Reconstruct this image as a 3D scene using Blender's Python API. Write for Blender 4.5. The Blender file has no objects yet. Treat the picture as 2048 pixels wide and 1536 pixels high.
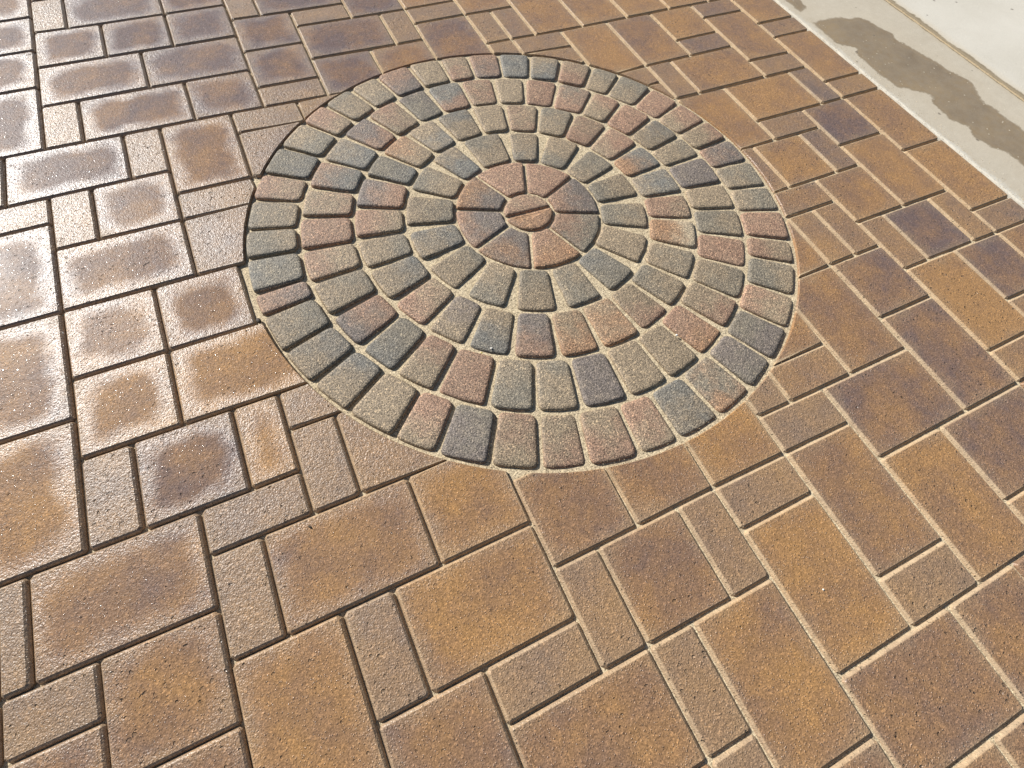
import bpy, bmesh, math, random
import numpy as np
from mathutils import Matrix, Vector, noise as mnoise

random.seed(11)
scene = bpy.context.scene
col = scene.collection
U = 0.1                                     # lattice unit in metres

# ---------------------------------------------------------------- camera
CAM_POS = [-0.31691, 0.12712, 1.07102]
CAM_ROWS = [[0.902209, -0.424953, 0.073706], [-0.345017, -0.813654, -0.4679], [0.258807, 0.396714, -0.880703]]
CAM_LENS = 18.1726

cam_data = bpy.data.cameras.new('camera')
cam = bpy.data.objects.new('camera', cam_data)
col.objects.link(cam)
r0, r1, r2 = [Vector(r) for r in CAM_ROWS]
M = Matrix((( r0.x, -r1.x, -r2.x), (r0.y, -r1.y, -r2.y), (r0.z, -r1.z, -r2.z))).to_4x4()
M.translation = Vector(CAM_POS)
cam.matrix_world = M
cam_data.sensor_width = 36.0
cam_data.lens = CAM_LENS
cam_data.clip_start = 0.01
cam_data.clip_end = 1000.0
scene.camera = cam

# ---------------------------------------------------------------- light
SUN_EL, SUN_AZ = math.radians(32.5), math.radians(-31.0)     # azimuth from +Y towards +X
world = bpy.data.worlds.new('World')
scene.world = world
world.use_nodes = True
wn = world.node_tree
sky = wn.nodes.new('ShaderNodeTexSky')
sky.sky_type = 'NISHITA'
sky.sun_disc = False
sky.sun_elevation = SUN_EL
sky.sun_rotation = SUN_AZ % (2 * math.pi)
sky.air_density = 1.0
sky.dust_density = 1.0
bg = wn.nodes['Background']
wn.links.new(sky.outputs[0], bg.inputs[0])
bg.inputs[1].default_value = 0.05
sun_data = bpy.data.lights.new('sun', 'SUN')
sun_data.energy = 4.6
sun_data.angle = math.radians(0.5)
sun_data.color = (1.0, 0.98, 0.945)
sun = bpy.data.objects.new('sun', sun_data)
col.objects.link(sun)
sun_dir = Vector((math.sin(SUN_AZ) * math.cos(SUN_EL), math.cos(SUN_AZ) * math.cos(SUN_EL), math.sin(SUN_EL)))
sun.rotation_euler = sun_dir.to_track_quat('Z', 'Y').to_euler()
sun.location = sun_dir * 20

scene.view_settings.view_transform = 'Standard'
scene.view_settings.look = 'None'
scene.view_settings.exposure = 0.70
scene.view_settings.gamma = 1.0
scene.view_settings.use_curve_mapping = False

# ---------------------------------------------------------------- plan
# plan data, lattice unit = 100 mm, u to the right, v towards the viewer
LAYING = [[0,0,-3,-2],[2,0,0,-2],[0,-2,-1,3],[-1,-2,2,0],[-1,-1,-5,-2],[-1,0,-4,-4],[1,0,-2,5],[1,2,-2,-4],[0,2,0,-6],[-1,-3,-4,-2],[1,-2,-1,-4],[3,-2,-4,-5],[3,0,-5,1],[3,2,5,0],[5,2,1,-3],[5,1,6,-3],[7,1,-2,2],[7,2,2,-3],[6,2,0,4],[3,3,-4,-3],[5,-2,1,-3],[7,-2,-3,2],[7,-1,8,0],[9,-1,5,6],[9,1,6,0],[10,-1,3,-6],[12,-1,4,-4],[12,-2,13,-3],[12,-4,-3,0],[10,-4,9,-2],[10,-3,-1,-3],[10,-6,1,0],[12,-5,4,-5],[13,-5,14,-12],[14,-3,11,-8],[8,-4,-6,1],[8,-3,3,-7],[7,-3,4,4],[6,-3,-1,-1],[-3,-1,2,4],[-3,0,6,-4],[-4,-3,-4,3],[-4,-1,2,-1],[-5,-3,-4,4],[-5,-1,3,0],[-7,-3,2,2],[-6,-5,0,6],[-3,-3,-1,-1],[-6,-3,-2,-2],[-3,-5,-3,7],[-4,-5,0,2],[-4,-7,1,5],[-5,-7,5,1],[-5,-5,4,-6],[-5,-8,-1,9],[-6,-8,3,4],[-5,-6,-2,3],[-6,-6,-1,1],[-7,-6,-2,7],[-7,-5,3,1],[-10,-6,0,4],[-7,-4,-6,4],[-10,-4,0,-4],[-9,-4,-1,1],[-7,-2,-3,-1],[-9,-3,-4,-1],[-9,-12,-3,2],[-9,-10,5,-2],[-9,-9,-1,4],[-9,-8,7,1],[-9,-6,-3,0],[-7,-12,-1,6],[-7,-10,3,-2],[-7,-8,1,0],[-8,-8,0,6],[-8,-6,-2,-2],[-6,-12,-1,-1],[-9,-14,-2,-11],[-9,-15,-6,-2],[-9,-16,-5,0],[-8,-14,-2,-5],[-8,-16,-2,1],[-7,-16,-2,-9],[-6,-16,-3,-4],[-6,-15,1,-3],[-6,-14,-4,3],[-7,-18,-1,4],[-6,-18,0,5],[-9,-18,-2,-7],[-8,-18,-2,-8],[-8,-20,-4,4],[-9,-20,0,-4],[-5,-18,-2,-7],[-5,-20,1,5],[-6,-20,-3,-8],[-9,-22,0,-7],[-6,-22,0,2],[-9,-24,1,-9],[-7,-22,-4,-7],[-7,-24,-2,6],[-5,-22,-2,-4],[-5,-24,1,-5],[-8,-24,0,-7],[-3,-24,-1,-4],[-3,-22,-2,-2],[-3,-20,-3,2],[-3,-23,10,-9],[-3,-21,7,-7],[-4,-15,-1,0],[-4,-17,7,-3],[-3,-19,4,2],[-3,-18,-2,-1],[-1,-19,-5,5],[-1,-21,-3,2],[-1,-23,5,12],[-1,-22,5,-2],[-1,-20,5,-2],[-1,-18,-1,20],[-2,-18,-1,14],[1,-20,4,14],[2,-22,1,15],[2,-20,-3,4],[1,-22,2,3],[1,-23,0,-2],[3,-22,4,5],[3,-20,-6,6],[3,-21,8,-1],[3,-19,1,24],[5,-21,1,2],[5,-19,8,0],[6,-21,5,7],[7,-19,1,-2],[8,-19,5,13],[9,-19,3,-3],[10,-19,4,12],[11,-19,4,-3],[12,-19,4,12],[13,-19,4,-5],[14,-19,5,7],[6,-18,4,-5],[8,-18,-3,5],[8,-17,2,30],[10,-16,4,-3],[12,-17,3,-3],[12,-16,7,-4],[14,-17,-7,-6],[14,-16,-7,-1],[14,-18,6,-2],[16,-18,-7,0],[16,-17,6,-1],[14,-15,3,-2],[14,-14,5,-4],[11,-16,-1,8],[11,-14,5,-2],[10,-14,0,2],[12,-14,0,9],[12,-12,10,-6],[16,-16,4,11],[16,-15,-3,2],[16,-14,-12,0],[15,-14,2,10],[15,-12,4,-5],[16,-13,6,3],[16,-12,-1,1],[14,-12,3,6],[14,-11,-10,3],[14,-10,6,-3],[13,-11,1,9],[12,-11,0,-3],[16,-10,-6,1],[16,-9,5,1],[14,-9,-6,-1],[13,-9,2,-5],[12,-9,2,7],[11,-9,1,-4],[12,-8,-9,1],[12,-7,1,-1],[13,-7,1,5],[14,-7,1,-6],[15,-7,2,4],[16,-7,-5,1],[16,-6,3,-4],[16,-5,-3,-3],[15,-5,0,-7],[12,-6,-4,-7],[11,-6,5,-5],[11,-8,-4,9]]
PAVERS = [[-11,-27,2,2,0.2,-1],[-11,-25,2,2,0.2,-1],[-11,-23,2,2,0.2,-1],[-11,-21,2,3,0.15,-1],[-12,-18,2,2,0.2,-1],[-11,-16,2,1,0.3,-1],[-11,-15,2,3,0.2,-1],[-11,-12,2,3,0.35,-1],[-11,-9,2,3,0.6,-1],[-10.5,-6,0.5,2,0.4,-1],[-10.5,-4,1.5,1,0.4,-1],[-10.5,-3,1.5,2,0.5,-1],[-9,-26,1,2,0.4,-1],[-8,-26,3,2,0.1,-1],[-5,-26,2,2,0.1,-1],[-9,-24,2,2,0.22,-1],[-7,-24,2,2,0.1,-1],[-5,-24,2,2,0.05,-1],[-9,-22,3,2,0.22,-1],[-6,-22,3,2,0.15,-1],[-9,-20,1,2,0.4,-1],[-8,-20,3,2,0.25,-1],[-5,-20,2,2,0.2,-1],[-10,-18,3,2,0.1,-1],[-7,-18,1,2,0.4,-1],[-6,-18,2,3,0.5,-1],[-9,-16,1,2,0.4,-1],[-8,-16,2,2,0.35,-1],[-9,-14,3,2,0.4,-1],[-6,-15,2,1,0.4,-1],[-6,-14,2,2,0.3,0.3],[-9,-12,2,2,0.5,-1],[-9,-10,2,2,0.75,-1],[-7,-12,2,2,0.45,-1],[-7,-10,3,2,0.82,-1],[-9,-8,1,2,0.4,-1],[-8,-8,2,2,0.25,-1],[-6,-8,1,2,0.7,0.9],[-5,-8,2,1,0.55,-1],[-7,-6,2,1,0.4,-1],[-5,-7,1,2,0.5,-1],[-4,-7,2,2,0.6,0.3],[-10,-6,3,2,0.5,-1],[-7,-5,1,2,0.45,-1],[-9,-4,2,2,0.6,-1],[-6,-5,3,2,0.62,-1],[-3,-5,2,2,0.72,-1],[-7,-3,2,3,0.78,-1],[-5,-3,1,2,0.35,-1],[-4,-3,3,2,0.78,-1],[-9,-2,2,2,0.45,-1],[-5,-1,2,2,0.5,-1],[-3,-1,2,1,0.65,-1],[-3,0,3,2,0.55,-1],[-1,-2,1,2,0.62,-1],[-1,-4,2,2,0.5,-1],[1,-4,2,2,0.6,-1],[0,-2,2,2,0.55,-1],[2,-2,1,2,0.55,-1],[0,0,1,2,0.6,-1],[1,0,2,3,0.68,-1],[3,-4,2,2,0.78,-1],[3,-2,2,1,0.6,-1],[3,-1,2,3,0.9,-1],[0,2,1,2,0.5,-1],[1,3,2,3,0.6,-1],[3,2,3,2,0.5,-1],[6,2,2,2,0.45,-1],[5,1,2,1,0.6,-1],[5,-2,2,3,0.6,-1],[5,-3,2,1,0.5,-1],[5,-5,1,2,0.55,-1],[6,-4,2,1,0.7,-1],[6,-6,2,2,0.6,-1],[7,-3,3,2,0.4,-1],[7,-1,2,3,0.75,-1],[9,-1,3,2,0.35,-1],[8,-6,2,3,0.6,-1],[8,-8,2,2,0.6,-1],[10,-8,1,2,0.7,-1],[11,-8,1,2,0.5,-1],[10,-6,2,2,0.35,-1],[10,-4,2,3,0.35,-1],[12,-5,2,3,0.95,-1],[14,-5,2,2,0.25,-1],[16,-5,2,2,0.6,-1],[12,-2,2,1,0.8,-1],[14,-3,2,2,0.5,-1],[12,-7,1,2,0.65,-1],[13,-7,2,2,0.15,-1],[15,-7,1,2,0.7,-1],[16,-6,2,1,0.45,-1],[16,-9,2,3,0.95,-1],[14,-10,2,3,0.82,-1],[12,-9,2,2,0.6,-1],[10,-9,2,1,0.5,-1],[10,-11,1,2,0.5,-1],[11,-11,2,2,0.78,-1],[13,-11,1,2,0.35,-1],[12,-12,2,1,0.35,-1],[14,-12,2,2,0.15,-1],[16,-12,2,3,0.75,-1],[16,-13,2,1,0.8,-1],[15,-14,1,2,0.2,-1],[12,-14,3,2,0.97,-1],[10,-14,2,3,0.7,-1],[11,-16,3,2,0.78,-1],[10,-16,1,2,0.5,-1],[8,-16,2,1,0.55,-1],[8,-15,2,1,0.5,-1],[14,-15,2,1,0.6,-1],[14,-18,2,3,0.7,-1],[16,-16,2,3,0.78,-1],[16,-17,2,1,0.4,-1],[16,-20,2,3,0.85,-1],[14,-19,2,1,0.35,-1],[12,-17,2,1,0.3,-1],[12,-19,2,2,0.9,-1],[10,-19,2,3,0.55,-1],[8,-19,2,3,0.88,-1],[6,-18,2,1,0.65,-1],[6,-19,2,1,0.5,-1],[5,-19,1,2,0.5,-1],[5,-21,1,2,0.55,-1],[6,-21,1,2,0.5,-1],[3,-21,2,3,0.35,-1],[3,-22,2,1,0.5,-1],[3,-24,2,2,0.7,-1],[5,-23,2,2,0.7,-1],[7,-22,2,3,0.78,-1],[9,-22,2,3,0.75,-1],[11,-21,2,2,0.88,-1],[13,-21,2,2,0.85,-1],[15,-21,1,2,0.5,-1],[2,-22,1,2,0.4,-1],[1,-20,2,2,0.55,-1],[1,-24,2,2,0.15,-1],[-2,-25,3,2,0.1,-1],[-1,-23,2,1,0.4,-1],[-1,-22,3,2,0.2,-1],[-1,-20,2,2,0.1,-1],[-3,-25,1,2,0.4,-1],[-3,-23,2,2,0.15,-1],[-3,-21,2,2,0.22,-1],[-3,-19,2,1,0.4,-1],[-2,-18,2,1,0.45,-1],[-4,-17,2,2,0.3,0.3],[-12,-6,1.5,2,0.4,-1],[-12,-4,1.5,1,0.4,-1],[-12,-3,1.5,2,0.4,-1],[-4,-18,2,1,0.4,-1],[3,4,2,2,0.6,-1],[5,4,2,2,0.5,-1],[9,1,2,1,0.6,-1]]
RINGS = {1:[[294.3,"rt"],[302.3,"gb"],[311.1,"gt"],[320.2,"rt"],[327.9,"tg"],[336.3,"tg"],[344.3,"rp"],[353.4,"tt"],[2.0,"tr"],[9.6,"rp"],[18.0,"bb"],[26.3,"bt"],[34.9,"rt"],[43.5,"tg"],[51.1,"gt"],[60.3,"rr"],[68.9,"rt"],[77.5,"tr"],[85.3,"pr"],[93.7,"gt"],[102.3,"gt"],[110.5,"rr"],[119.4,"rt"],[126.2,"gt"],[135.2,"tr"],[143.9,"pg"],[152.7,"pg"],[160.9,"go"],[169.9,"bt"],[179.0,"rt"],[186.9,"rt"],[195.9,"tr"],[204.1,"tr"],[212.5,"pg"],[221.3,"rt"],[229.0,"tt"],[238.1,"tb"],[246.4,"tb"],[254.8,"gt"],[263.6,"rp"],[269.3,"gb"],[278.1,"gt"],[285.7,"tg"]],2:[[288.9,"tr"],[299.4,"br"],[310.3,"bt"],[321.1,"pr"],[331.5,"tr"],[342.7,"gp"],[353.1,"br"],[4.2,"rt"],[14.6,"tt"],[24.8,"rr"],[35.5,"rg"],[46.8,"tr"],[56.8,"rr"],[67.7,"tb"],[78.3,"tg"],[87.7,"pp"],[99.7,"tt"],[109.6,"gt"],[120.1,"rr"],[131.0,"tg"],[141.8,"tr"],[152.2,"ro"],[162.5,"tt"],[172.8,"tt"],[183.5,"pp"],[194.5,"tg"],[204.5,"gt"],[214.9,"rr"],[226.3,"tr"],[236.0,"gb"],[246.0,"rp"],[256.8,"tg"],[267.5,"tr"],[278.1,"rr"]],3:[[292.6,"rp"],[307.8,"gb"],[320.2,"to"],[333.9,"tb"],[347.8,"tb"],[2.8,"tt"],[16.4,"tr"],[30.4,"tg"],[44.6,"rt"],[58.6,"rt"],[73.1,"bo"],[86.7,"bt"],[101.3,"rt"],[114.5,"ow"],[128.6,"tg"],[143.0,"tg"],[156.1,"tr"],[169.4,"ot"],[183.6,"ot"],[197.2,"pr"],[211.0,"bt"],[224.5,"tp"],[237.7,"rt"],[251.1,"tb"],[265.4,"tg"],[279.0,"rt"]],4:[[303.7,"tg"],[326.4,"bt"],[347.0,"tg"],[13.0,"tb"],[34.0,"tg"],[56.8,"gt"],[79.2,"tg"],[101.8,"gt"],[123.8,"tt"],[147.1,"gb"],[169.3,"gt"],[191.1,"tg"],[213.7,"tg"],[236.1,"tg"],[258.3,"bt"],[280.0,"tg"]],5:[[22.2,"rr"],[66.1,"pr"],[113.0,"gr"],[159.4,"or"],[203.0,"po"],[249.3,"pr"],[293.3,"po"],[336.6,"rr"]]}
WET = [[[18.26,-16.3],[18.9,-16.36],[19.85,-16.29],[20.08,-16.03],[20.55,-16.02],[20.89,-15.69],[20.9,-15.11],[21.15,-14.6],[20.97,-14.28],[21.11,-13.81],[21.26,-13.05],[21.45,-12.52],[21.47,-11.95],[21.71,-11.31],[21.69,-10.77],[21.37,-10.45],[21.17,-9.89],[21.31,-9.38],[21.18,-8.97],[21.32,-8.63],[21.25,-8.17],[21.24,-7.14],[19.76,-5.75],[19.58,-6.84],[19.61,-7.54],[19.29,-7.93],[19.09,-8.65],[19.37,-9.12],[19.0,-9.64],[19.07,-10.1],[19.17,-10.68],[19.52,-10.92],[19.41,-11.06],[18.89,-11.5],[18.53,-11.83],[18.4,-12.84],[18.46,-13.27],[18.57,-14.03],[18.86,-14.29],[18.57,-14.5],[18.4,-14.61],[18.18,-14.86],[18.28,-15.55]],[[18.63,-18.84],[18.31,-18.11],[18.3,-17.45],[18.36,-17.14],[18.85,-17.35],[19.01,-18.18],[19.19,-18.95]]]
DEBRIS = {"white": [4.453, -5.722], "pale": [-9.06, -11.408], "fleck": [-0.324, -7.176], "spot": [-0.07, -7.178], "twig": [-5.117, -4.751], "grain": [3.789, 0.642], "clump": [-4.935, -10.087]}

CU, CV = 2.81, -10.985                      # centre of the circle in the lattice
RADII = {1: (6.34, 7.72), 2: (4.91, 6.34), 3: (3.52, 4.91), 4: (2.11, 3.52), 5: (0.75, 2.11)}
R_CUT = 7.755                               # pavers are sawn to this radius
EDGE_U = 17.86                              # sawn edge beside the concrete

_L = np.array(LAYING, float)
def warp(u, v):
    """lattice point -> laid position in metres (x, y): the small drift of hand-laid rows"""
    d2 = (_L[:, 0] - u) ** 2 + (_L[:, 1] - v) ** 2
    w = np.exp(-d2 / (2 * 1.1 ** 2))
    s = w.sum() + 0.35
    return ((u + (w * _L[:, 2]).sum() / s / 100) * U, -(v + (w * _L[:, 3]).sum() / s / 100) * U)

# ---------------------------------------------------------------- node helpers
class NT:
    def __init__(self, name):
        self.m = bpy.data.materials.new(name)
        self.m.use_nodes = True
        self.t = self.m.node_tree
        self.b = self.t.nodes['Principled BSDF']
    def put(self, sock, val):
        if hasattr(val, 'is_output'):
            self.t.links.new(val, sock)
        elif isinstance(val, (tuple, list)) and sock.type == 'RGBA' and len(val) == 3:
            sock.default_value = (*val, 1)
        else:
            sock.default_value = val
    def math(self, op, a, b=0.0, c=None, clamp=False):
        n = self.t.nodes.new('ShaderNodeMath'); n.operation = op; n.use_clamp = clamp
        self.put(n.inputs[0], a); self.put(n.inputs[1], b)
        if c is not None: self.put(n.inputs[2], c)
        return n.outputs[0]
    def vmath(self, op, a, b=None, scale=None):
        n = self.t.nodes.new('ShaderNodeVectorMath'); n.operation = op
        self.put(n.inputs[0], a)
        if b is not None: self.put(n.inputs[1], b)
        if scale is not None: self.put(n.inputs[3], scale)
        return n.outputs[0]
    def mix(self, f, a, b, blend='MIX'):
        n = self.t.nodes.new('ShaderNodeMix'); n.data_type = 'RGBA'; n.blend_type = blend
        self.put(n.inputs[0], f); self.put(n.inputs[6], a); self.put(n.inputs[7], b)
        return n.outputs[2]
    def ramp(self, f, stops):
        n = self.t.nodes.new('ShaderNodeValToRGB'); e = n.color_ramp.elements
        while len(e) < len(stops): e.new(0.5)
        for k, (p, c) in enumerate(stops):
            e[k].position = p; e[k].color = (*c, 1)
        self.put(n.inputs[0], f)
        return n.outputs[0]
    def step(self, x, lo, hi, a=0.0, b=1.0):
        n = self.t.nodes.new('ShaderNodeMapRange'); n.interpolation_type = 'SMOOTHSTEP'
        for k, v in enumerate((x, lo, hi, a, b)): self.put(n.inputs[k], v)
        return n.outputs[0]
    def lin(self, x, lo, hi, a=0.0, b=1.0):
        n = self.t.nodes.new('ShaderNodeMapRange')
        for k, v in enumerate((x, lo, hi, a, b)): self.put(n.inputs[k], v)
        return n.outputs[0]
    def noise(self, vec, scale, detail=2.0, rough=0.5, dist=0.0):
        n = self.t.nodes.new('ShaderNodeTexNoise')
        self.put(n.inputs['Vector'], vec); n.inputs['Scale'].default_value = scale
        n.inputs['Detail'].default_value = detail; n.inputs['Roughness'].default_value = rough
        n.inputs['Distortion'].default_value = dist
        return n.outputs[0]
    def voro(self, vec, scale, feature='F1', out='Distance', rnd=1.0):
        n = self.t.nodes.new('ShaderNodeTexVoronoi'); n.feature = feature
        self.put(n.inputs['Vector'], vec); n.inputs['Scale'].default_value = scale
        n.inputs['Randomness'].default_value = rnd
        return n.outputs[out]
    def attr(self, name, out='Fac', kind='OBJECT'):
        n = self.t.nodes.new('ShaderNodeAttribute'); n.attribute_type = kind; n.attribute_name = name
        return n.outputs[out]
    def sep(self, v):
        n = self.t.nodes.new('ShaderNodeSeparateXYZ'); self.put(n.inputs[0], v)
        return n.outputs
    def comb(self, x, y, z):
        n = self.t.nodes.new('ShaderNodeCombineXYZ')
        for k, v in enumerate((x, y, z)): self.put(n.inputs[k], v)
        return n.outputs[0]
    def coord(self, out='Object'):
        return self.t.nodes.new('ShaderNodeTexCoord').outputs[out]
    def rnd(self):
        return self.t.nodes.new('ShaderNodeObjectInfo').outputs['Random']
    def bump(self, h, strength, dist):
        n = self.t.nodes.new('ShaderNodeBump')
        n.inputs['Strength'].default_value = strength; n.inputs['Distance'].default_value = dist
        self.put(n.inputs['Height'], h)
        return n.outputs[0]
    def done(self, color, rough, normal=None, spec=None):
        self.put(self.b.inputs['Base Color'], color); self.put(self.b.inputs['Roughness'], rough)
        if normal is not None: self.put(self.b.inputs['Normal'], normal)
        if spec is not None: self.put(self.b.inputs['Specular IOR Level'], spec)
        return self.m

def paver_material(outer=False):
    k = NT('outer_paver_face' if outer else 'paver_face')
    obj = k.coord('Object')
    if outer:                               # joined field of pavers beyond the frame
        co = obj
        tone = k.noise(obj, 3.0, 1)
        core_k, d, d0 = 0.6, 0.04, 0.04
    else:
        co = k.vmath('ADD', obj, k.vmath('SCALE', (13.1, 27.7, 5.3), scale=k.rnd()))
        tone = k.attr('tone'); core_k = k.attr('core')
        half = k.sep(k.attr('half_size', 'Vector'))
        xyz = k.sep(obj)
        dx = k.math('SUBTRACT', half[0], k.math('ABSOLUTE', xyz[0]))
        dy = k.math('SUBTRACT', half[1], k.math('ABSOLUTE', xyz[1]))
        d0 = k.math('MINIMUM', dx, dy)
        d = k.math('SMOOTH_MIN', dx, dy, 0.06)
    wob = k.noise(co, 15, 3)
    dn = k.math('ADD', d, k.math('MULTIPLY', k.math('SUBTRACT', wob, 0.5), 0.06))
    core = k.math('MULTIPLY', k.step(dn, -0.016, 0.050), core_k, clamp=True)
    body_k = k.math('MULTIPLY', k.step(dn, -0.020, 0.030), k.lin(core_k, 0.0, 0.8, 0.25, 1.0), clamp=True)
    blot = k.noise(co, 9.0, 3, 0.55)
    mid = k.noise(co, 40.0, 3, 0.6)
    f = k.math('ADD', tone, k.math('MULTIPLY', k.math('SUBTRACT', blot, 0.5), 1.45))
    f = k.math('ADD', f, k.math('MULTIPLY', k.math('SUBTRACT', mid, 0.5), 0.6), clamp=True)
    body = k.ramp(f, [(0.0, (0.152, 0.104, 0.088)), (0.45, (0.240, 0.143, 0.083)), (1.0, (0.340, 0.190, 0.080))])
    rim = k.mix(0.45, (0.305, 0.222, 0.142), body)
    color = k.mix(body_k, rim, body)
    fine = k.noise(co, 420, 2, 0.6)
    color = k.mix(1.0, color, k.ramp(fine, [(0.28, (0.62, 0.61, 0.60)), (0.5, (1, 1, 1)), (0.74, (1.36, 1.34, 1.3))]), 'MULTIPLY')
    cell = k.sep(k.voro(co, 330, 'F1', 'Color'))[0]
    color = k.mix(1.0, color, k.ramp(cell, [(0.0, (0.74, 0.74, 0.74)), (0.4, (0.96, 0.96, 0.96)), (0.85, (1.04, 1.04, 1.04)), (1.0, (1.5, 1.46, 1.38))]), 'MULTIPLY')
    # pores
    pv = k.vmath('ADD', co, k.vmath('SCALE', k.comb(mid, blot, wob), scale=0.02))
    pk = k.lin(k.noise(k.vmath('SCALE', (7.0, 3.0, 1.0), scale=k.rnd()), 9.0, 0), 0.3, 0.7, -0.05, 0.07)
    pit = k.step(k.math('ADD', k.voro(pv, 62), k.math('MULTIPLY', k.noise(co, 48, 3), 0.62)), k.math('ADD', pk, 0.33), k.math('ADD', pk, 0.43))
    color = k.mix(k.math('MULTIPLY', k.math('SUBTRACT', 1.0, pit), 0.35), color, (0.09, 0.068, 0.045))
    if not outer:                           # joint sand rubbed over the chamfers
        gx = k.sep(k.t.nodes.new('ShaderNodeNewGeometry').outputs['Position'])[0]     # more joint sand on the right; thinned leftwards, deepening the joint shade by colour
        dust = k.math('MULTIPLY', k.step(d0, 0.0085, 0.003), k.math('MULTIPLY', k.lin(mid, 0.3, 0.7, 0.6, 1.2), k.lin(gx, -0.8, 0.5, 0.14, 0.60)), clamp=True)
        color = k.mix(dust, color, (0.52, 0.405, 0.265))
    grain = k.voro(co, 300, 'F1')
    h = k.math('ADD', k.math('MULTIPLY', k.noise(co, 120, 3, 0.6), 0.8), k.math('MULTIPLY', fine, 0.36))
    h = k.math('SUBTRACT', h, k.math('MULTIPLY', grain, 0.30))
    h = k.math('MULTIPLY', h, k.lin(core, 0.2, 1, 1.0, 0.6))
    h = k.math('ADD', h, k.math('MULTIPLY', pit, 1.5))
    spark = k.step(k.voro(co, 170), 0.30, 0.12)     # proud grains that catch the sun
    h = k.math('ADD', h, k.math('MULTIPLY', spark, 0.45))
    rough = k.lin(core, 0.2, 1, 0.37, 0.40)
    rough = k.math('ADD', rough, k.math('MULTIPLY', k.math('SUBTRACT', mid, 0.5), 0.10))
    n1 = k.bump(h, 0.9, 0.0022)
    spec = k.sep(k.ramp(core, [(0.05, (0.36,) * 3), (0.22, (0.46,) * 3), (0.42, (0.60,) * 3), (0.95, (0.05,) * 3)]))[0]
    spec = k.math('ADD', spec, k.math('MULTIPLY', k.math('MULTIPLY', spark, core), 1.1))
    rough = k.math('SUBTRACT', rough, k.math('MULTIPLY', k.math('MULTIPLY', spark, core), 0.22))
    film = k.math('MULTIPLY', k.step(core, 0.3, 1.0), 0.7)
    if not outer:
        cm = k.step(d0, 0.0085, 0.004)
        glint = k.math('MULTIPLY', cm, k.lin(gx, -0.7, 0.1, 0.75, 0.0))
        spec = k.math('ADD', k.math('MULTIPLY', spec, k.math('SUBTRACT', 1.0, cm)), glint)
        film = k.math('MULTIPLY', film, k.step(d0, 0.004, 0.012))
    k.put(k.b.inputs['Coat Weight'], film); k.put(k.b.inputs['Coat Roughness'], 0.06)
    return k.done(color, rough, n1, spec)

def cobble_material():
    k = NT('cobble_face')
    obj = k.coord('Object')
    co = k.vmath('ADD', obj, k.vmath('SCALE', (11.3, 21.7, 3.3), scale=k.rnd()))
    ca, cb = k.attr('tint', 'Color'), k.attr('blush', 'Color')
    blot = k.noise(co, 16, 3, 0.6)
    mid = k.noise(co, 55, 3, 0.6)
    y = k.sep(obj)[1]
    f = k.math('ADD', k.math('MULTIPLY', y, k.attr('lean')), k.math('MULTIPLY', k.math('SUBTRACT', blot, 0.5), 2.6))
    f = k.math('ADD', f, k.math('MULTIPLY', k.math('SUBTRACT', mid, 0.5), 1.0))
    color = k.mix(k.step(f, -0.6, 1.05), ca, cb)
    color = k.mix(k.lin(k.noise(co, 30, 3), 0.3, 0.7, 0.08, 0.30), color, (0.30, 0.24, 0.165))
    fine = k.noise(co, 430, 2, 0.6)
    color = k.mix(1.0, color, k.ramp(fine, [(0.28, (0.42, 0.42, 0.42)), (0.5, (1, 1, 1)), (0.74, (1.7, 1.66, 1.56))]), 'MULTIPLY')
    cell = k.sep(k.voro(co, 330, 'F1', 'Color'))[0]
    color = k.mix(1.0, color, k.ramp(cell, [(0.0, (0.55, 0.55, 0.55)), (0.4, (0.95, 0.95, 0.95)), (0.8, (1.1, 1.1, 1.1)), (1.0, (1.8, 1.74, 1.6))]), 'MULTIPLY')
    pit = k.step(k.math('ADD', k.voro(co, 85), k.math('MULTIPLY', mid, 0.55)), 0.26, 0.36)
    color = k.mix(k.math('MULTIPLY', k.math('SUBTRACT', 1.0, pit), 0.4), color, (0.05, 0.045, 0.035))
    h = k.math('ADD', k.math('MULTIPLY', k.noise(co, 190, 4, 0.62), 1.0), k.math('MULTIPLY', fine, 0.7))
    h = k.math('ADD', h, k.math('MULTIPLY', pit, 0.4))
    h = k.math('SUBTRACT', h, k.math('MULTIPLY', k.voro(co, 280, 'F1'), 0.5))
    return k.done(color, k.lin(mid, 0.2, 0.8, 0.48, 0.62), k.bump(h, 0.8, 0.0022), 0.25)

def sand_material():
    k = NT('joint_sand')
    co = k.coord('Object')
    g1 = k.noise(co, 480, 2, 0.7); g2 = k.noise(co, 60, 3)
    c = k.ramp(g2, [(0.3, (0.45, 0.36, 0.235)), (0.7, (0.56, 0.46, 0.31))])
    c = k.mix(1.0, c, k.ramp(g1, [(0.25, (0.5, 0.48, 0.44)), (0.5, (1, 1, 1)), (0.75, (1.3, 1.3, 1.28))]), 'MULTIPLY')
    cell = k.sep(k.voro(co, 420, 'F1', 'Color'))[0]
    c = k.mix(1.0, c, k.ramp(cell, [(0.0, (0.45, 0.43, 0.4)), (0.35, (1, 1, 1)), (1.0, (1.3, 1.3, 1.25))]), 'MULTIPLY')
    h = k.math('ADD', k.math('MULTIPLY', g1, 1.0), k.math('MULTIPLY', k.noise(co, 130, 3), 1.4))
    return k.done(c, 0.85, k.bump(h, 0.8, 0.0018), 0.3)

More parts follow.
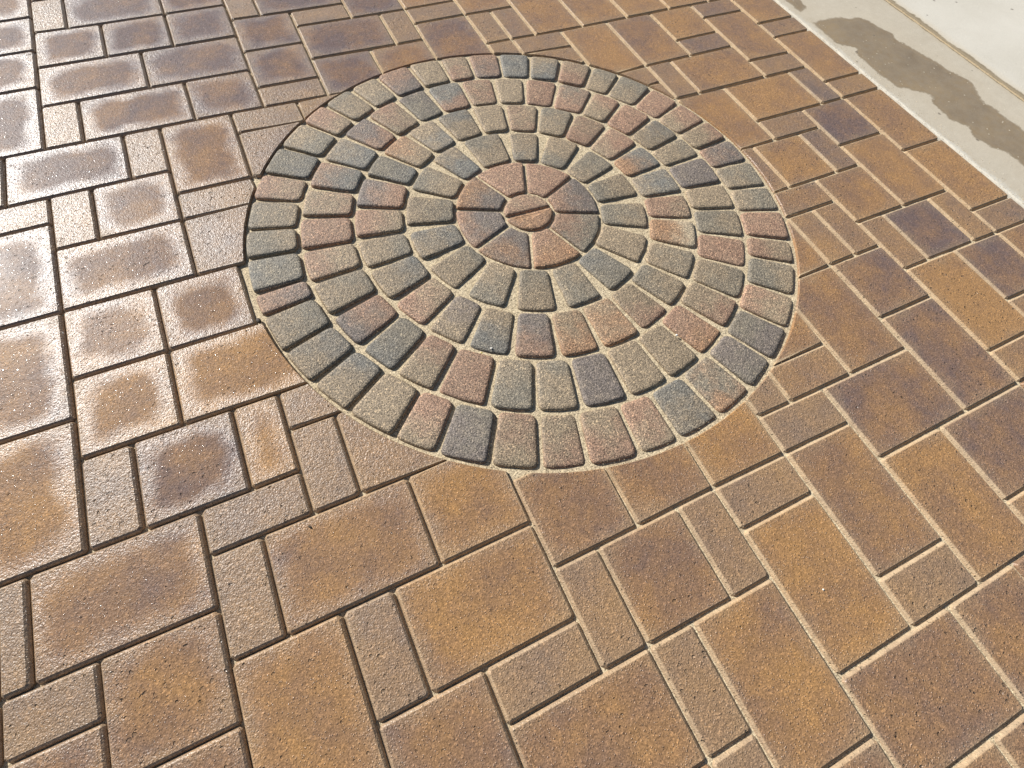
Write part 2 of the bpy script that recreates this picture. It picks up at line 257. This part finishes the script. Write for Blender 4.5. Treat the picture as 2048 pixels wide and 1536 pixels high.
def concrete_material():
    k = NT('concrete_face')
    co = k.coord('Object')
    n1 = k.noise(co, 3.5, 4, 0.6); n2 = k.noise(co, 30, 4, 0.6); n3 = k.noise(co, 500, 2, 0.6)
    c = k.ramp(k.math('ADD', k.math('MULTIPLY', n1, 0.6), k.math('MULTIPLY', n2, 0.4)), [(0.3, (0.40, 0.345, 0.260)), (0.7, (0.485, 0.43, 0.338))])
    c = k.mix(k.attr('pale'), c, k.ramp(n1, [(0.3, (0.50, 0.46, 0.38)), (0.7, (0.575, 0.535, 0.455))]))
    lime = k.attr('lime', kind='GEOMETRY')          # pale bloom of lime beside the sawn edge
    lm = k.step(k.math('ADD', lime, k.math('MULTIPLY', k.math('SUBTRACT', n2, 0.5), 0.9)), 0.25, 0.75)
    c = k.mix(k.math('MULTIPLY', lm, 0.6), c, (0.54, 0.515, 0.445))
    wet = k.attr('wet', kind='GEOMETRY')            # signed distance to the damp patch, metres
    wn_ = k.math('ADD', wet, k.math('MULTIPLY', k.math('SUBTRACT', k.noise(co, 24, 5, 0.7), 0.5), 0.045))
    wm = k.math('MULTIPLY', k.step(wn_, -0.006, 0.012), k.lin(n2, 0.25, 0.7, 0.78, 1.0), clamp=True)
    wc = k.ramp(k.math('ADD', k.math('MULTIPLY', k.noise(co, 5, 4, 0.65), 0.7), k.math('MULTIPLY', n2, 0.3)), [(0.34, (0.160, 0.120, 0.078)), (0.5, (0.205, 0.153, 0.095)), (0.66, (0.255, 0.186, 0.106))])
    wc = k.mix(k.math('MULTIPLY', k.step(wn_, 0.03, 0.0), 0.45), wc, (0.27, 0.19, 0.10))
    halo = k.math('MULTIPLY', k.step(wn_, -0.10, 0.0), 0.28)
    c = k.mix(halo, c, (0.44, 0.37, 0.27))
    c = k.mix(wm, c, wc)
    c = k.mix(1.0, c, k.ramp(n3, [(0.25, (0.86, 0.86, 0.86)), (0.5, (1, 1, 1)), (0.78, (1.1, 1.1, 1.1))]), 'MULTIPLY')
    pit = k.step(k.math('ADD', k.voro(co, 11), k.math('MULTIPLY', k.noise(co, 70, 3), 0.16)), 0.125, 0.155)
    c = k.mix(k.math('MULTIPLY', k.math('SUBTRACT', 1.0, pit), 0.65), c, (0.13, 0.105, 0.08))
    h = k.math('ADD', k.math('MULTIPLY', k.noise(co, 90, 4), 0.8), k.math('MULTIPLY', n3, 0.6))
    h = k.math('ADD', h, k.math('MULTIPLY', pit, 0.8))
    ja = k.math('ADD', k.attr('joint', kind='GEOMETRY'), k.math('MULTIPLY', k.math('SUBTRACT', k.noise(co, 14, 4, 0.65), 0.5), 0.9))
    c = k.mix(k.math('MULTIPLY', k.step(ja, 0.0, 0.9), 0.4), c, (0.42, 0.33, 0.20))
    c = k.mix(k.math('MULTIPLY', k.step(ja, 0.62, 0.80), 0.9), c, (0.185, 0.142, 0.085))
    tide = k.math('MULTIPLY', k.step(wn_, -0.003, 0.003), k.step(wn_, 0.016, 0.004))
    c = k.mix(k.math('MULTIPLY', tide, 0.35), c, (0.12, 0.09, 0.055))
    crumb = k.step(k.voro(co, 38), 0.13, 0.09)
    c = k.mix(k.math('MULTIPLY', crumb, k.math('MULTIPLY', k.step(n2, 0.45, 0.6), 0.6)), c, (0.62, 0.56, 0.44))
    h = k.math('ADD', h, crumb)
    return k.done(c, k.lin(wm, 0, 1, 0.8, 0.62), k.bump(h, 0.35, 0.0012), 0.35)

def plain_material(name, a, b, scale, rough, bump=0.5):
    k = NT(name)
    co = k.coord('Object')
    n = k.noise(co, scale, 3, 0.6)
    return k.done(k.ramp(n, [(0.3, a), (0.7, b)]), rough, k.bump(n, bump, 0.002), 0.4)

M_PAVER, M_OUTER, M_COBBLE, M_SAND, M_CONC = paver_material(), paver_material(True), cobble_material(), sand_material(), concrete_material()
M_FILL = plain_material('joint_filler_board', (0.30, 0.225, 0.13), (0.42, 0.325, 0.20), 120, 0.85)
M_GROUND = plain_material('dry_ground', (0.26, 0.20, 0.14), (0.36, 0.29, 0.20), 2.0, 0.9)
M_PEBBLE = plain_material('pale_pebble', (0.60, 0.56, 0.48), (0.82, 0.78, 0.70), 300, 0.6)
M_LEAF = plain_material('dry_leaf', (0.30, 0.24, 0.05), (0.45, 0.36, 0.08), 300, 0.6)
M_TWIG = plain_material('dark_twig', (0.03, 0.022, 0.015), (0.07, 0.05, 0.03), 300, 0.7)

# ---------------------------------------------------------------- mesh helpers
def link(name, me, mat, parent=None, loc=None, **props):
    o = bpy.data.objects.new(name, me)
    col.objects.link(o)
    if me is not None and mat is not None: me.materials.append(mat)
    if parent is not None: o.parent = parent
    if loc is not None: o.location = loc
    for k_, v_ in props.items(): o[k_] = v_
    return o

def empty(name, loc, **props):
    return link(name, None, None, None, loc, **props)

def inset(poly, w):
    """poly: ccw list of (x, y); w: width or list of widths per vertex; returns the inner outline"""
    n = len(poly); out = []
    for i in range(n):
        p, q, r = poly[i - 1], poly[i], poly[(i + 1) % n]
        a = (q[0] - p[0], q[1] - p[1]); b = (r[0] - q[0], r[1] - q[1])
        la = math.hypot(*a) or 1e-9; lb = math.hypot(*b) or 1e-9
        na = (-a[1] / la, a[0] / la); nb = (-b[1] / lb, b[0] / lb)
        s = (na[0] + nb[0], na[1] + nb[1]); l2 = s[0] * s[0] + s[1] * s[1]
        ww = w[i] if isinstance(w, (list, tuple)) else w
        k_ = min(2 * ww / max(l2, 1e-6), ww * 2.2)
        out.append((q[0] + s[0] * k_, q[1] + s[1] * k_))
    return out

def rings_to_geo(rings, base=0):
    """rings: list of (outline, z) from the bottom up; closed by the last ring"""
    v, f = [], []
    n = len(rings[0][0])
    for poly, z in rings:
        if callable(z): v += [(x, y, z(x, y)) for x, y in poly]
        else: v += [(x, y, z) for x, y in poly]
    for k_ in range(len(rings) - 1):
        a, b = base + k_ * n, base + (k_ + 1) * n
        for i in range(n):
            j = (i + 1) % n
            f.append((a + i, a + j, b + j, b + i))
    f.append(tuple(base + (len(rings) - 1) * n + i for i in range(n)))
    return v, f

def mesh(name, v, f, smooth=False):
    me = bpy.data.meshes.new(name)
    me.from_pydata(v, [], f)
    me.validate()
    if smooth: me.shade_smooth()
    return me

def cut_corners(quad, c):
    """quad ccw -> 8-gon with the corners taken off by c"""
    out = []
    for i in range(4):
        p, q, r = quad[i - 1], quad[i], quad[(i + 1) % 4]
        for t in (p, r):
            d = (t[0] - q[0], t[1] - q[1]); l = math.hypot(*d)
            k_ = c[i] if isinstance(c, list) else c
            out.append((q[0] + d[0] / l * k_, q[1] + d[1] / l * k_))
    return out

def minus_circle(poly, cx, cy, R):
    """the part of a polygon outside a circle: one outline with the arc in it, and a flag per vertex (True on the saw cut)"""
    pts = []
    n = len(poly)
    for i in range(n):
        p, q = poly[i], poly[(i + 1) % n]
        pts.append((p, math.hypot(p[0] - cx, p[1] - cy) > R))
        dx, dy = q[0] - p[0], q[1] - p[1]
        fx, fy = p[0] - cx, p[1] - cy
        A = dx * dx + dy * dy; B = 2 * (fx * dx + fy * dy); Cc = fx * fx + fy * fy - R * R
        D = B * B - 4 * A * Cc
        if D > 0:
            for t in sorted(((-B - D ** .5) / (2 * A), (-B + D ** .5) / (2 * A))):
                if 0 < t < 1: pts.append(((p[0] + dx * t, p[1] + dy * t), None))
    if all(o for _, o in pts): return poly, [False] * n
    if not any(o for _, o in pts): return None, None
    m = len(pts)
    # chains of vertices outside, each bounded by two crossings
    chains = []
    for i in range(m):
        if pts[i][1] is None and pts[(i + 1) % m][1] is not False:
            j = (i + 1) % m; ch = [pts[i][0]]
            mid = pts[j][0]
            tst = ((ch[0][0] + mid[0]) / 2, (ch[0][1] + mid[1]) / 2)
            if math.hypot(tst[0] - cx, tst[1] - cy) < R: continue
            while pts[j][1] is True: ch.append(pts[j][0]); j = (j + 1) % m
            if pts[j][1] is None: ch.append(pts[j][0]); chains.append(ch)
    if not chains: return None, None
    def area(c_): return sum(c_[i - 1][0] * c_[i][1] - c_[i][0] * c_[i - 1][1] for i in range(len(c_)))
    if len(chains) == 2:
        two = chains[0] + chains[1]
        a0 = math.atan2(chains[0][-1][1] - cy, chains[0][-1][0] - cx); a1 = math.atan2(chains[1][0][1] - cy, chains[1][0][0] - cx)
        chains = [max(chains, key=area)] if abs((a1 - a0 + math.pi) % (2 * math.pi) - math.pi) < 1e-3 else chains
    out, flag = [], []
    ch = max(chains, key=lambda c_: abs(area(c_)))
    out += ch; flag += [False] * len(ch)
    flag[0] = flag[-1] = True
    a0 = math.atan2(ch[-1][1] - cy, ch[-1][0] - cx); a1 = math.atan2(ch[0][1] - cy, ch[0][0] - cx)
    da = (a1 - a0 + math.pi) % (2 * math.pi) - math.pi
    ns = max(2, int(abs(da) / 0.045))
    for s in range(1, ns):
        a = a0 + da * s / ns
        out.append((cx + R * math.cos(a), cy + R * math.sin(a))); flag.append(True)
    if abs(area(out)) < 2 * 6e-5: return None, None
    return out, flag

# ---------------------------------------------------------------- ground and sand bed
def sheet(name, x0, x1, y0, y1, z, mat, **p):
    return link(name, mesh(name, [(x0, y0, z), (x1, y0, z), (x1, y1, z), (x0, y1, z)], [(0, 1, 2, 3)]), mat, **p)

sheet('ground', -150, 150, -150, 150, -0.09, M_GROUND, kind='structure')
pavement = empty('pavement', (0, 0, 0), kind='structure')

def sand_z(x, y):
    """the sand lies deep in the joints on the left and fuller towards the circle and the right"""
    d = math.hypot(x - CU * U, y + CV * U)
    full = min(1.0, max(0.0, (x + 0.55) / 0.7))
    return -0.0125 + 0.0053 * full + ((0.0014 - 0.0012 * full) if d < R_CUT * U + 0.012 else 0) + 0.0012 * mnoise.noise(Vector((x * 23, y * 23, 0)))

def sand_sheet(name, xs, ys, keep):
    idx, v, f = {}, [], []
    for i, x in enumerate(xs):
        for j, y in enumerate(ys):
            idx[i, j] = len(v); v.append((x, y, sand_z(x, y)))
    for i in range(len(xs) - 1):
        for j in range(len(ys) - 1):
            if keep((xs[i] + xs[i + 1]) / 2, (ys[j] + ys[j + 1]) / 2):
                f.append((idx[i, j], idx[i + 1, j], idx[i + 1, j + 1], idx[i, j + 1]))
    return link(name, mesh(name, v, f, True), M_SAND, pavement, kind='stuff')

sand_sheet('joint_sand', list(np.arange(-3.1, 1.76, 0.02)) + [1.777], list(np.arange(-2.6, 4.6, 0.02)), lambda x, y: True)

# ---------------------------------------------------------------- pavers of the field
def paver_outline(u0, v0, w, h, gap):
    c = [warp(u0, v0 + h), warp(u0 + w, v0 + h), warp(u0 + w, v0), warp(u0, v0)]     # ccw seen from above
    if u0 + w >= 17.99:
        for i in (1, 2): c[i] = (min(c[i][0], EDGE_U * U), c[i][1])
    q = inset(c, gap)
    return q

def paver_rings(poly, flag, depth=0.0084, cham=0.0062, tilt=(0, 0), z0=0.0, floor=-0.035):
    w1 = [0.0010 if f_ else cham * 0.44 for f_ in flag]
    w2 = [0.0028 if f_ else cham for f_ in flag]
    zt = lambda x, y: z0 + tilt[0] * x + tilt[1] * y
    zm = lambda x, y: zt(x, y) - depth * 0.36
    zl = lambda x, y: zt(x, y) - depth
    return [(poly, floor), (poly, zl), (inset(poly, w1), zm), (inset(poly, w2), zt)]

CX, CY = CU * U, -CV * U
SX, SY = CX + 0.0030, CY - 0.0032           # the saw cut is a little off the centre of the stones
for u0, v0, w, h, tone, core in PAVERS:
    q = paver_outline(u0, v0, w, h, 0.0011 + random.uniform(0, 0.0008))
    ox = sum(p[0] for p in q) / 4; oy = sum(p[1] for p in q) / 4
    poly = cut_corners(q, [random.choice((0.0046, 0.0050, 0.0054, 0.0058, 0.0075)) for _ in range(4)])
    poly, flag = minus_circle(poly, SX, SY, R_CUT * U)
    if poly is None: continue
    poly = [(x - ox, y - oy) for x, y in poly]
    small = w * h <= 2
    tilt = (random.gauss(0, 0.0022), random.gauss(0, 0.0022))
    v, f = rings_to_geo(paver_rings(poly, flag, tilt=tilt, z0=random.gauss(0, 0.0004)))
    if core < 0:
        core = (random.uniform(0.05, 0.25) if u0 < 6 else random.uniform(0.35, 0.7)) if small else random.uniform(0.88, 1.0)
    o = link('paver', mesh('paver', v, f), M_PAVER, pavement, (ox, oy, 0))
    o['half_size'] = [abs(q[1][0] - q[0][0]) / 2, abs(q[2][1] - q[1][1]) / 2, 0.1]
    o['tone'] = float(tone); o['core'] = float(core)

# the same paving carried on beyond the picture, joined
taken = set()
for u0, v0, w, h, _, _ in PAVERS:
    for x in range(math.floor(u0), math.ceil(u0 + w)):
        for y in range(math.floor(v0), math.ceil(v0 + h)): taken.add((x, y))
for x in range(-8, 14):
    for y in range(-22, 0):
        if math.hypot(x + .5 - CU, y + .5 - CV) < R_CUT: taken.add((x, y))
V, F = [], []
for y in range(-44, 24):
    for x in range(-30, 18):
        if (x, y) in taken: continue
        opts = [(3, 2), (2, 3), (2, 2), (2, 2), (1, 2), (2, 1)]
        random.shuffle(opts)
        for w, h in opts + [(1, 1)]:
            cells = [(x + i, y + j) for i in range(w) for j in range(h)]
            if x + w <= 18 and not any(c_ in taken for c_ in cells): break
        taken.update(cells)
        q = cut_corners(paver_outline(x, y, w, h, 0.0014), 0.0048)
        q, flag = minus_circle(q, SX, SY, R_CUT * U)
        if q is None: continue
        v, f = rings_to_geo(paver_rings(q, flag, z0=random.gauss(0, 0.0004)), len(V))
        V += v; F += f
link('outer_pavers', mesh('outer_pavers', V, F), M_OUTER, pavement, kind='stuff')

# ---------------------------------------------------------------- the cobble circle
circle = empty('cobble_circle', (CX, CY, 0), label='round inlay of tumbled cobbles in five rings about two half-round red stones', category='paving circle')
TINT = {'r': (0.282, 0.170, 0.116), 't': (0.268, 0.205, 0.137), 'g': (0.180, 0.160, 0.126), 'b': (0.156, 0.153, 0.140),
        'p': (0.154, 0.130, 0.119), 'o': (0.318, 0.180, 0.102), 'w': (0.48, 0.39, 0.27)}

def rounded(corners, rad, seg=3):
    out = []
    n = len(corners)
    for i in range(n):
        p, q, r = corners[i - 1], corners[i], corners[(i + 1) % n]
        a = Vector((p[0] - q[0], p[1] - q[1])); b = Vector((r[0] - q[0], r[1] - q[1]))
        k_ = rad[i]
        if k_ <= 0: out.append(q); continue
        k_ = min(k_, a.length * 0.45, b.length * 0.45)
        p0 = Vector(q) + a.normalized() * k_; p1 = Vector(q) + b.normalized() * k_
        for s in range(seg + 1):
            t = s / seg
            c = p0 * (1 - t) ** 2 + Vector(q) * 2 * t * (1 - t) + p1 * t * t
            out.append((c.x, c.y))
    return out

def tumbled(corners, rad, name, loc, rotz, tints, lean):
    """a tumbled stone: rounded plan, edges worn into a pillow; corners: ccw plan, rad: rounding per corner"""
    tx, ty = random.gauss(0, 0.010), random.gauss(0, 0.010)
    z0 = random.gauss(0.0008, 0.0009)
    e = random.uniform(0.85, 1.25)
    jit = None
    R_ = []
    for w, dz in ((-0.0004, None), (0.0002, -0.0085 * e), (0.0010, -0.0046 * e), (0.0026, -0.0019 * e), (0.0052, -0.0005 * e), (0.0105, 0.0)):
        ol = rounded(inset(corners, w), [max(0.0035, r_ - 0.25 * w) if r_ > 0 else 0 for r_ in rad])
        if jit is None: jit = [(random.gauss(0, 0.0005), random.gauss(0, 0.0005)) for _ in ol]
        ol = [(x + jx, y + jy) for (x, y), (jx, jy) in zip(ol, jit)]
        R_.append((ol, -0.035 if dz is None else (lambda x, y, dz=dz: z0 + tx * x + ty * y + dz)))
    v, f = rings_to_geo(R_)
    top = f.pop()
    v.append((sum(v[i][0] for i in top) / len(top), sum(v[i][1] for i in top) / len(top), sum(v[i][2] for i in top) / len(top) + 0.0004))
    f += [(top[i], top[(i + 1) % len(top)], len(v) - 1) for i in range(len(top))]
    o = link(name, mesh(name, v, f, True), M_COBBLE, circle, (loc[0] - CX, loc[1] - CY, 0))
    o.rotation_euler = (0, 0, rotz)
    j = random.uniform(0.88, 1.14)
    o['tint'] = [c * j for c in TINT[tints[0]]]; o['blush'] = [c * j for c in TINT[tints[1]]]
    o['lean'] = lean
    return o

TAPER = {1: 1.17, 2: 1.21, 3: 1.28, 4: 1.34, 5: 9}
for ring in (1, 2, 3, 4, 5):
    L = RINGS[ring]
    r_in, r_out = RADII[ring][0] * U, RADII[ring][1] * U
    for i, (a0, tints) in enumerate(L):
        a1 = L[(i + 1) % len(L)][0]
        da = (a1 - a0) % 360
        am = math.radians(a0 + da / 2); hf = math.radians(da / 2)
        rm = (r_in + r_out) / 2
        g = random.uniform(0.0038, 0.0050) if ring < 5 else 0.0036
        # local frame: +y points away from the centre of the circle
        ri, ro = r_in + g, r_out - g
        tw = math.sin(hf)
        wi = ri * tw - g / math.cos(hf) * (0.8 if ring < 5 else 1.0)
        wo = min(ro * tw - g / math.cos(hf), wi * TAPER[ring] * random.uniform(0.98, 1.03))
        def arc(r, w, n):                   # from +w to -w along radius r
            p = []
            for s in range(n + 1):
                x = w - 2 * w * s / n
                p.append((x, math.sqrt(max(r * r - x * x, 1e-9)) - rm))
            return p
        nt = 2 if ring < 5 else 6
        top = arc(ro, wo, nt); bot = arc(ri, wi, 2)[::-1]
        if ring < 5: bot = [(x, y * 0.4 + bot[0][1] * 0.6) for x, y in bot]
        corners = bot + top                 # ccw
        rad = [0] * len(corners)
        for c_ in (0, 2): rad[c_] = random.uniform(0.014, 0.020) if ring < 5 else 0.009
        for c_ in (3, 3 + nt): rad[c_] = random.uniform(0.011, 0.017) if ring < 5 else 0.007
        loc = (CX + math.sin(am) * rm, CY + math.cos(am) * rm)
        tumbled(corners, rad, 'cobble' if ring < 5 else 'wedge_cobble', loc, -am, tints, random.choice((-1, 1)) * random.uniform(6, 16))

# two half-round stones at the very centre, split along a slanting line
SPLIT = math.radians(-3.5)
for s in (1, -1):
    R_ = 0.0705
    pts = [(R_ * math.cos(t), R_ * math.sin(t)) for t in np.linspace(0.06, math.pi - 0.06, 13)]
    pts = [(x, y + 0.0) for x, y in pts]
    half = [(x, max(y, 0.0026)) for x, y in pts]
    ca, sa = math.cos(SPLIT if s > 0 else SPLIT + math.pi), math.sin(SPLIT if s > 0 else SPLIT + math.pi)
    cx_ = sum(p[0] for p in half) / len(half); cy_ = sum(p[1] for p in half) / len(half)
    loc = (CX + cx_ * ca - cy_ * sa, CY + cx_ * sa + cy_ * ca)
    o = tumbled([(x - cx_, y - cy_) for x, y in half], [0.006] + [0] * 11 + [0.006], 'half_round_cobble', loc, SPLIT if s > 0 else SPLIT + math.pi, 'rt' if s > 0 else 'or', 5.0)

# ---------------------------------------------------------------- concrete walk on the right
walk = empty('concrete_walk', (EDGE_U * U, 0, 0), kind='structure')
def poly_dist(px, py, poly):
    """signed distance, positive inside"""
    n = len(poly); best = 1e9; inside = False
    for i in range(n):
        ax, ay = poly[i - 1]; bx, by = poly[i]
        dx, dy = bx - ax, by - ay
        t = max(0, min(1, ((px - ax) * dx + (py - ay) * dy) / (dx * dx + dy * dy + 1e-12)))
        best = min(best, math.hypot(px - ax - dx * t, py - ay - dy * t))
        if (ay > py) != (by > py) and px < ax + (py - ay) / (by - ay) * dx: inside = not inside
    return best if inside else -best
WETM = [[(p[0] * U, -p[1] * U) for p in w_] for w_ in WET]
JU0, JU1 = 2.288, 2.305

def slab(x0, x1, y0, y1, fine, edge_round):
    xs = list(np.linspace(x0, x1, fine + 1)); ys = list(np.arange(y0, y1 + 1e-6, 0.012 if fine > 4 else (y1 - y0)))
    ex = [0.0, 0.0015, 0.004, 0.0075] if edge_round else [0.0, 0.003]
    xs = sorted(set([x0 + e for e in ex] + [x1 - e for e in ex] + [x for x in xs if x0 + 0.009 < x < x1 - 0.009]))
    v, wet, lime, near = [], [], [], []
    def zed(x):
        d = min(x - x0, x1 - x)
        R_ = 0.007 if edge_round else 0.003
        return 0.0 if d >= R_ else -(R_ - math.sqrt(max(R_ * R_ - (R_ - d) ** 2, 0)))
    for x in xs:
        for y in ys:
            jag = 0.0035 * mnoise.noise(Vector((x * 9, y * 70, 2))) + 0.004 * mnoise.noise(Vector((0, y * 14, 5))) if x - x0 < 0.002 and x0 < 2 else 0
            v.append((x - EDGE_U * U + jag, y, 0.001 + zed(x)))
            near.append(max(0.0, 1.0 - min(abs(x - JU0), abs(x - JU1)) / 0.035))
            wet.append(max(poly_dist(x, y, w_) for w_ in WETM) if fine > 4 else -1.0)
            lime.append(max(0.0, 1.0 - (x - EDGE_U * U) / (0.028 + 0.05 * abs(mnoise.noise(Vector((0, y * 4, 1)))))) if x0 < 2 else 0.0)
    ny = len(ys); f = []
    for i in range(len(xs) - 1):
        for j in range(ny - 1):
            f.append((i * ny + j, (i + 1) * ny + j, (i + 1) * ny + j + 1, i * ny + j + 1))
    n0 = len(v)                               # side faces down the two long edges
    for x in (x0, x1):
        b = len(v)
        src = 0 if x == x0 else (len(xs) - 1) * ny
        for j in range(ny): v.append((v[src + j][0], ys[j], -0.08)); wet.append(-1.0); lime.append(0.0); near.append(0.0)
        for j in range(ny - 1):
            q = (src + j, src + j + 1, b + j + 1, b + j)
            f.append(q if x == x0 else q[::-1])
    me = mesh('slab', v, f, True)
    for nm, data in (('wet', wet), ('lime', lime), ('joint', near)):
        at = me.attributes.new(nm, 'FLOAT', 'POINT'); at.data.foreach_set('value', data)
    return link('slab', me, M_CONC, walk, pale=1.0 if x0 > 2 else 0.0)

X0 = EDGE_U * U + 0.0035
slab(X0, JU0, 0.2, 2.7, 44, True)
slab(X0, JU0, -2.6, 0.2, 4, True)
slab(X0, JU0, 2.7, 4.6, 4, True)
slab(JU1, 5.0, -2.6, 4.6, 44, True)
fb = [(JU0, -0.006), (JU0 + .004, -0.0005), (JU1 - .004, 0.0002), (JU1, -0.006)]
ys = list(np.arange(-2.6, 4.6, 0.02))
v = [(x - EDGE_U * U, y, z + 0.0022 * mnoise.noise(Vector((x * 200, y * 30, 0)))) for y in ys for x, z in fb]
f = [(j * 4 + i, j * 4 + i + 1, j * 4 + 5 + i, j * 4 + 4 + i) for j in range(len(ys) - 1) for i in range(3)]
link('expansion_joint', mesh('expansion_joint', v, f, True), M_FILL, walk)

# ---------------------------------------------------------------- loose bits lying about
def pebble(name, size, loc, mat, seed, rot=0.0, **p):
    bm = bmesh.new()
    bmesh.ops.create_icosphere(bm, subdivisions=2, radius=1)
    for v_ in bm.verts:
        k_ = 1 + 0.22 * mnoise.noise(v_.co * 1.7 + Vector((seed, 0, 0)))
        v_.co = Vector((v_.co.x * size[0] * k_, v_.co.y * size[1] * k_, v_.co.z * size[2] * k_))
    me = bpy.data.meshes.new(name); bm.to_mesh(me); bm.free(); me.shade_smooth()
    o = link(name, me, mat, None, loc, **p); o.rotation_euler = (0, 0, rot)
    return o

# grains of joint sand spilled over the stones around the circle, and grit along the concrete
gv, gf = [], []
def grain_at(x, y, z, r):
    b = len(gv); a = random.random() * 6.28
    for k_ in range(3): gv.append((x + r * math.cos(a + 2.1 * k_), y + r * math.sin(a + 2.1 * k_), z))
    gv.append((x + random.gauss(0, r * .3), y + random.gauss(0, r * .3), z + r * 1.2))
    gf.extend([(b, b + 1, b + 3), (b + 1, b + 2, b + 3), (b + 2, b, b + 3)])
for _ in range(2600):
    a, d = random.random() * 6.283, R_CUT * U + random.gauss(0, 0.035)
    grain_at(CX + d * math.cos(a), CY + d * math.sin(a), random.choice((0.0006, 0.0012)), random.uniform(0.0006, 0.0012))
for _ in range(2600):
    a, d = random.random() * 6.283, R_CUT * U * math.sqrt(random.random())
    grain_at(CX + d * math.cos(a), CY + d * math.sin(a), 0.0014, random.uniform(0.0005, 0.0011))
for _ in range(1800):
    grain_at(random.uniform(-1.2, 1.8), random.uniform(-0.5, 2.7), 0.0004, random.uniform(0.0005, 0.0011))
for _ in range(1400):
    grain_at(EDGE_U * U + abs(random.gauss(0, 0.03)), random.uniform(0.2, 2.7), 0.001, random.uniform(0.0006, 0.0014))
link('sand_grains', mesh('sand_grains', gv, gf), M_SAND, pavement, kind='stuff')

def at(nm, z): return (DEBRIS[nm][0] * U, -DEBRIS[nm][1] * U, z)
pebble('pebble', (0.0034, 0.0028, 0.0034), at('white', 0.0005), M_PEBBLE, 1, label='tiny white pebble on the sand joint beside a red cobble', category='pebble')
pebble('pebble', (0.0030, 0.0055, 0.0030), at('pale', -0.0055), M_PEBBLE, 5, 0.3, label='pale almond-shaped chip lodged in the dark joint on the left', category='pebble')
pebble('leaf_speck', (0.0028, 0.0022, 0.0012), at('fleck', -0.0040), M_LEAF, 9, label='yellowish dry speck on the sand below a grey cobble', category='leaf')
pebble('pebble', (0.0022, 0.0020, 0.0018), at('grain', 0.001), M_PEBBLE, 3, label='minute white grain lying on an orange-brown paver near the bottom right', category='pebble')
pebble('pebble', (0.0030, 0.0026, 0.0012), at('spot', 0.0016), M_PEBBLE, 7, label='flat pale chip on a grey cobble below the centre stones', category='pebble')
pebble('seed', (0.0022, 0.0046, 0.0016), at('twig', 0.0015), M_TWIG, 4, 0.6, label='small dark seed on the corner of an orange and purple paver', category='seed')
pebble('dirt_clump', (0.0060, 0.0085, 0.0045), at('clump', -0.004), M_TWIG, 6, 0.2, label='dark crumb of dirt at the left rim of the cobble circle', category='dirt')
#@END@
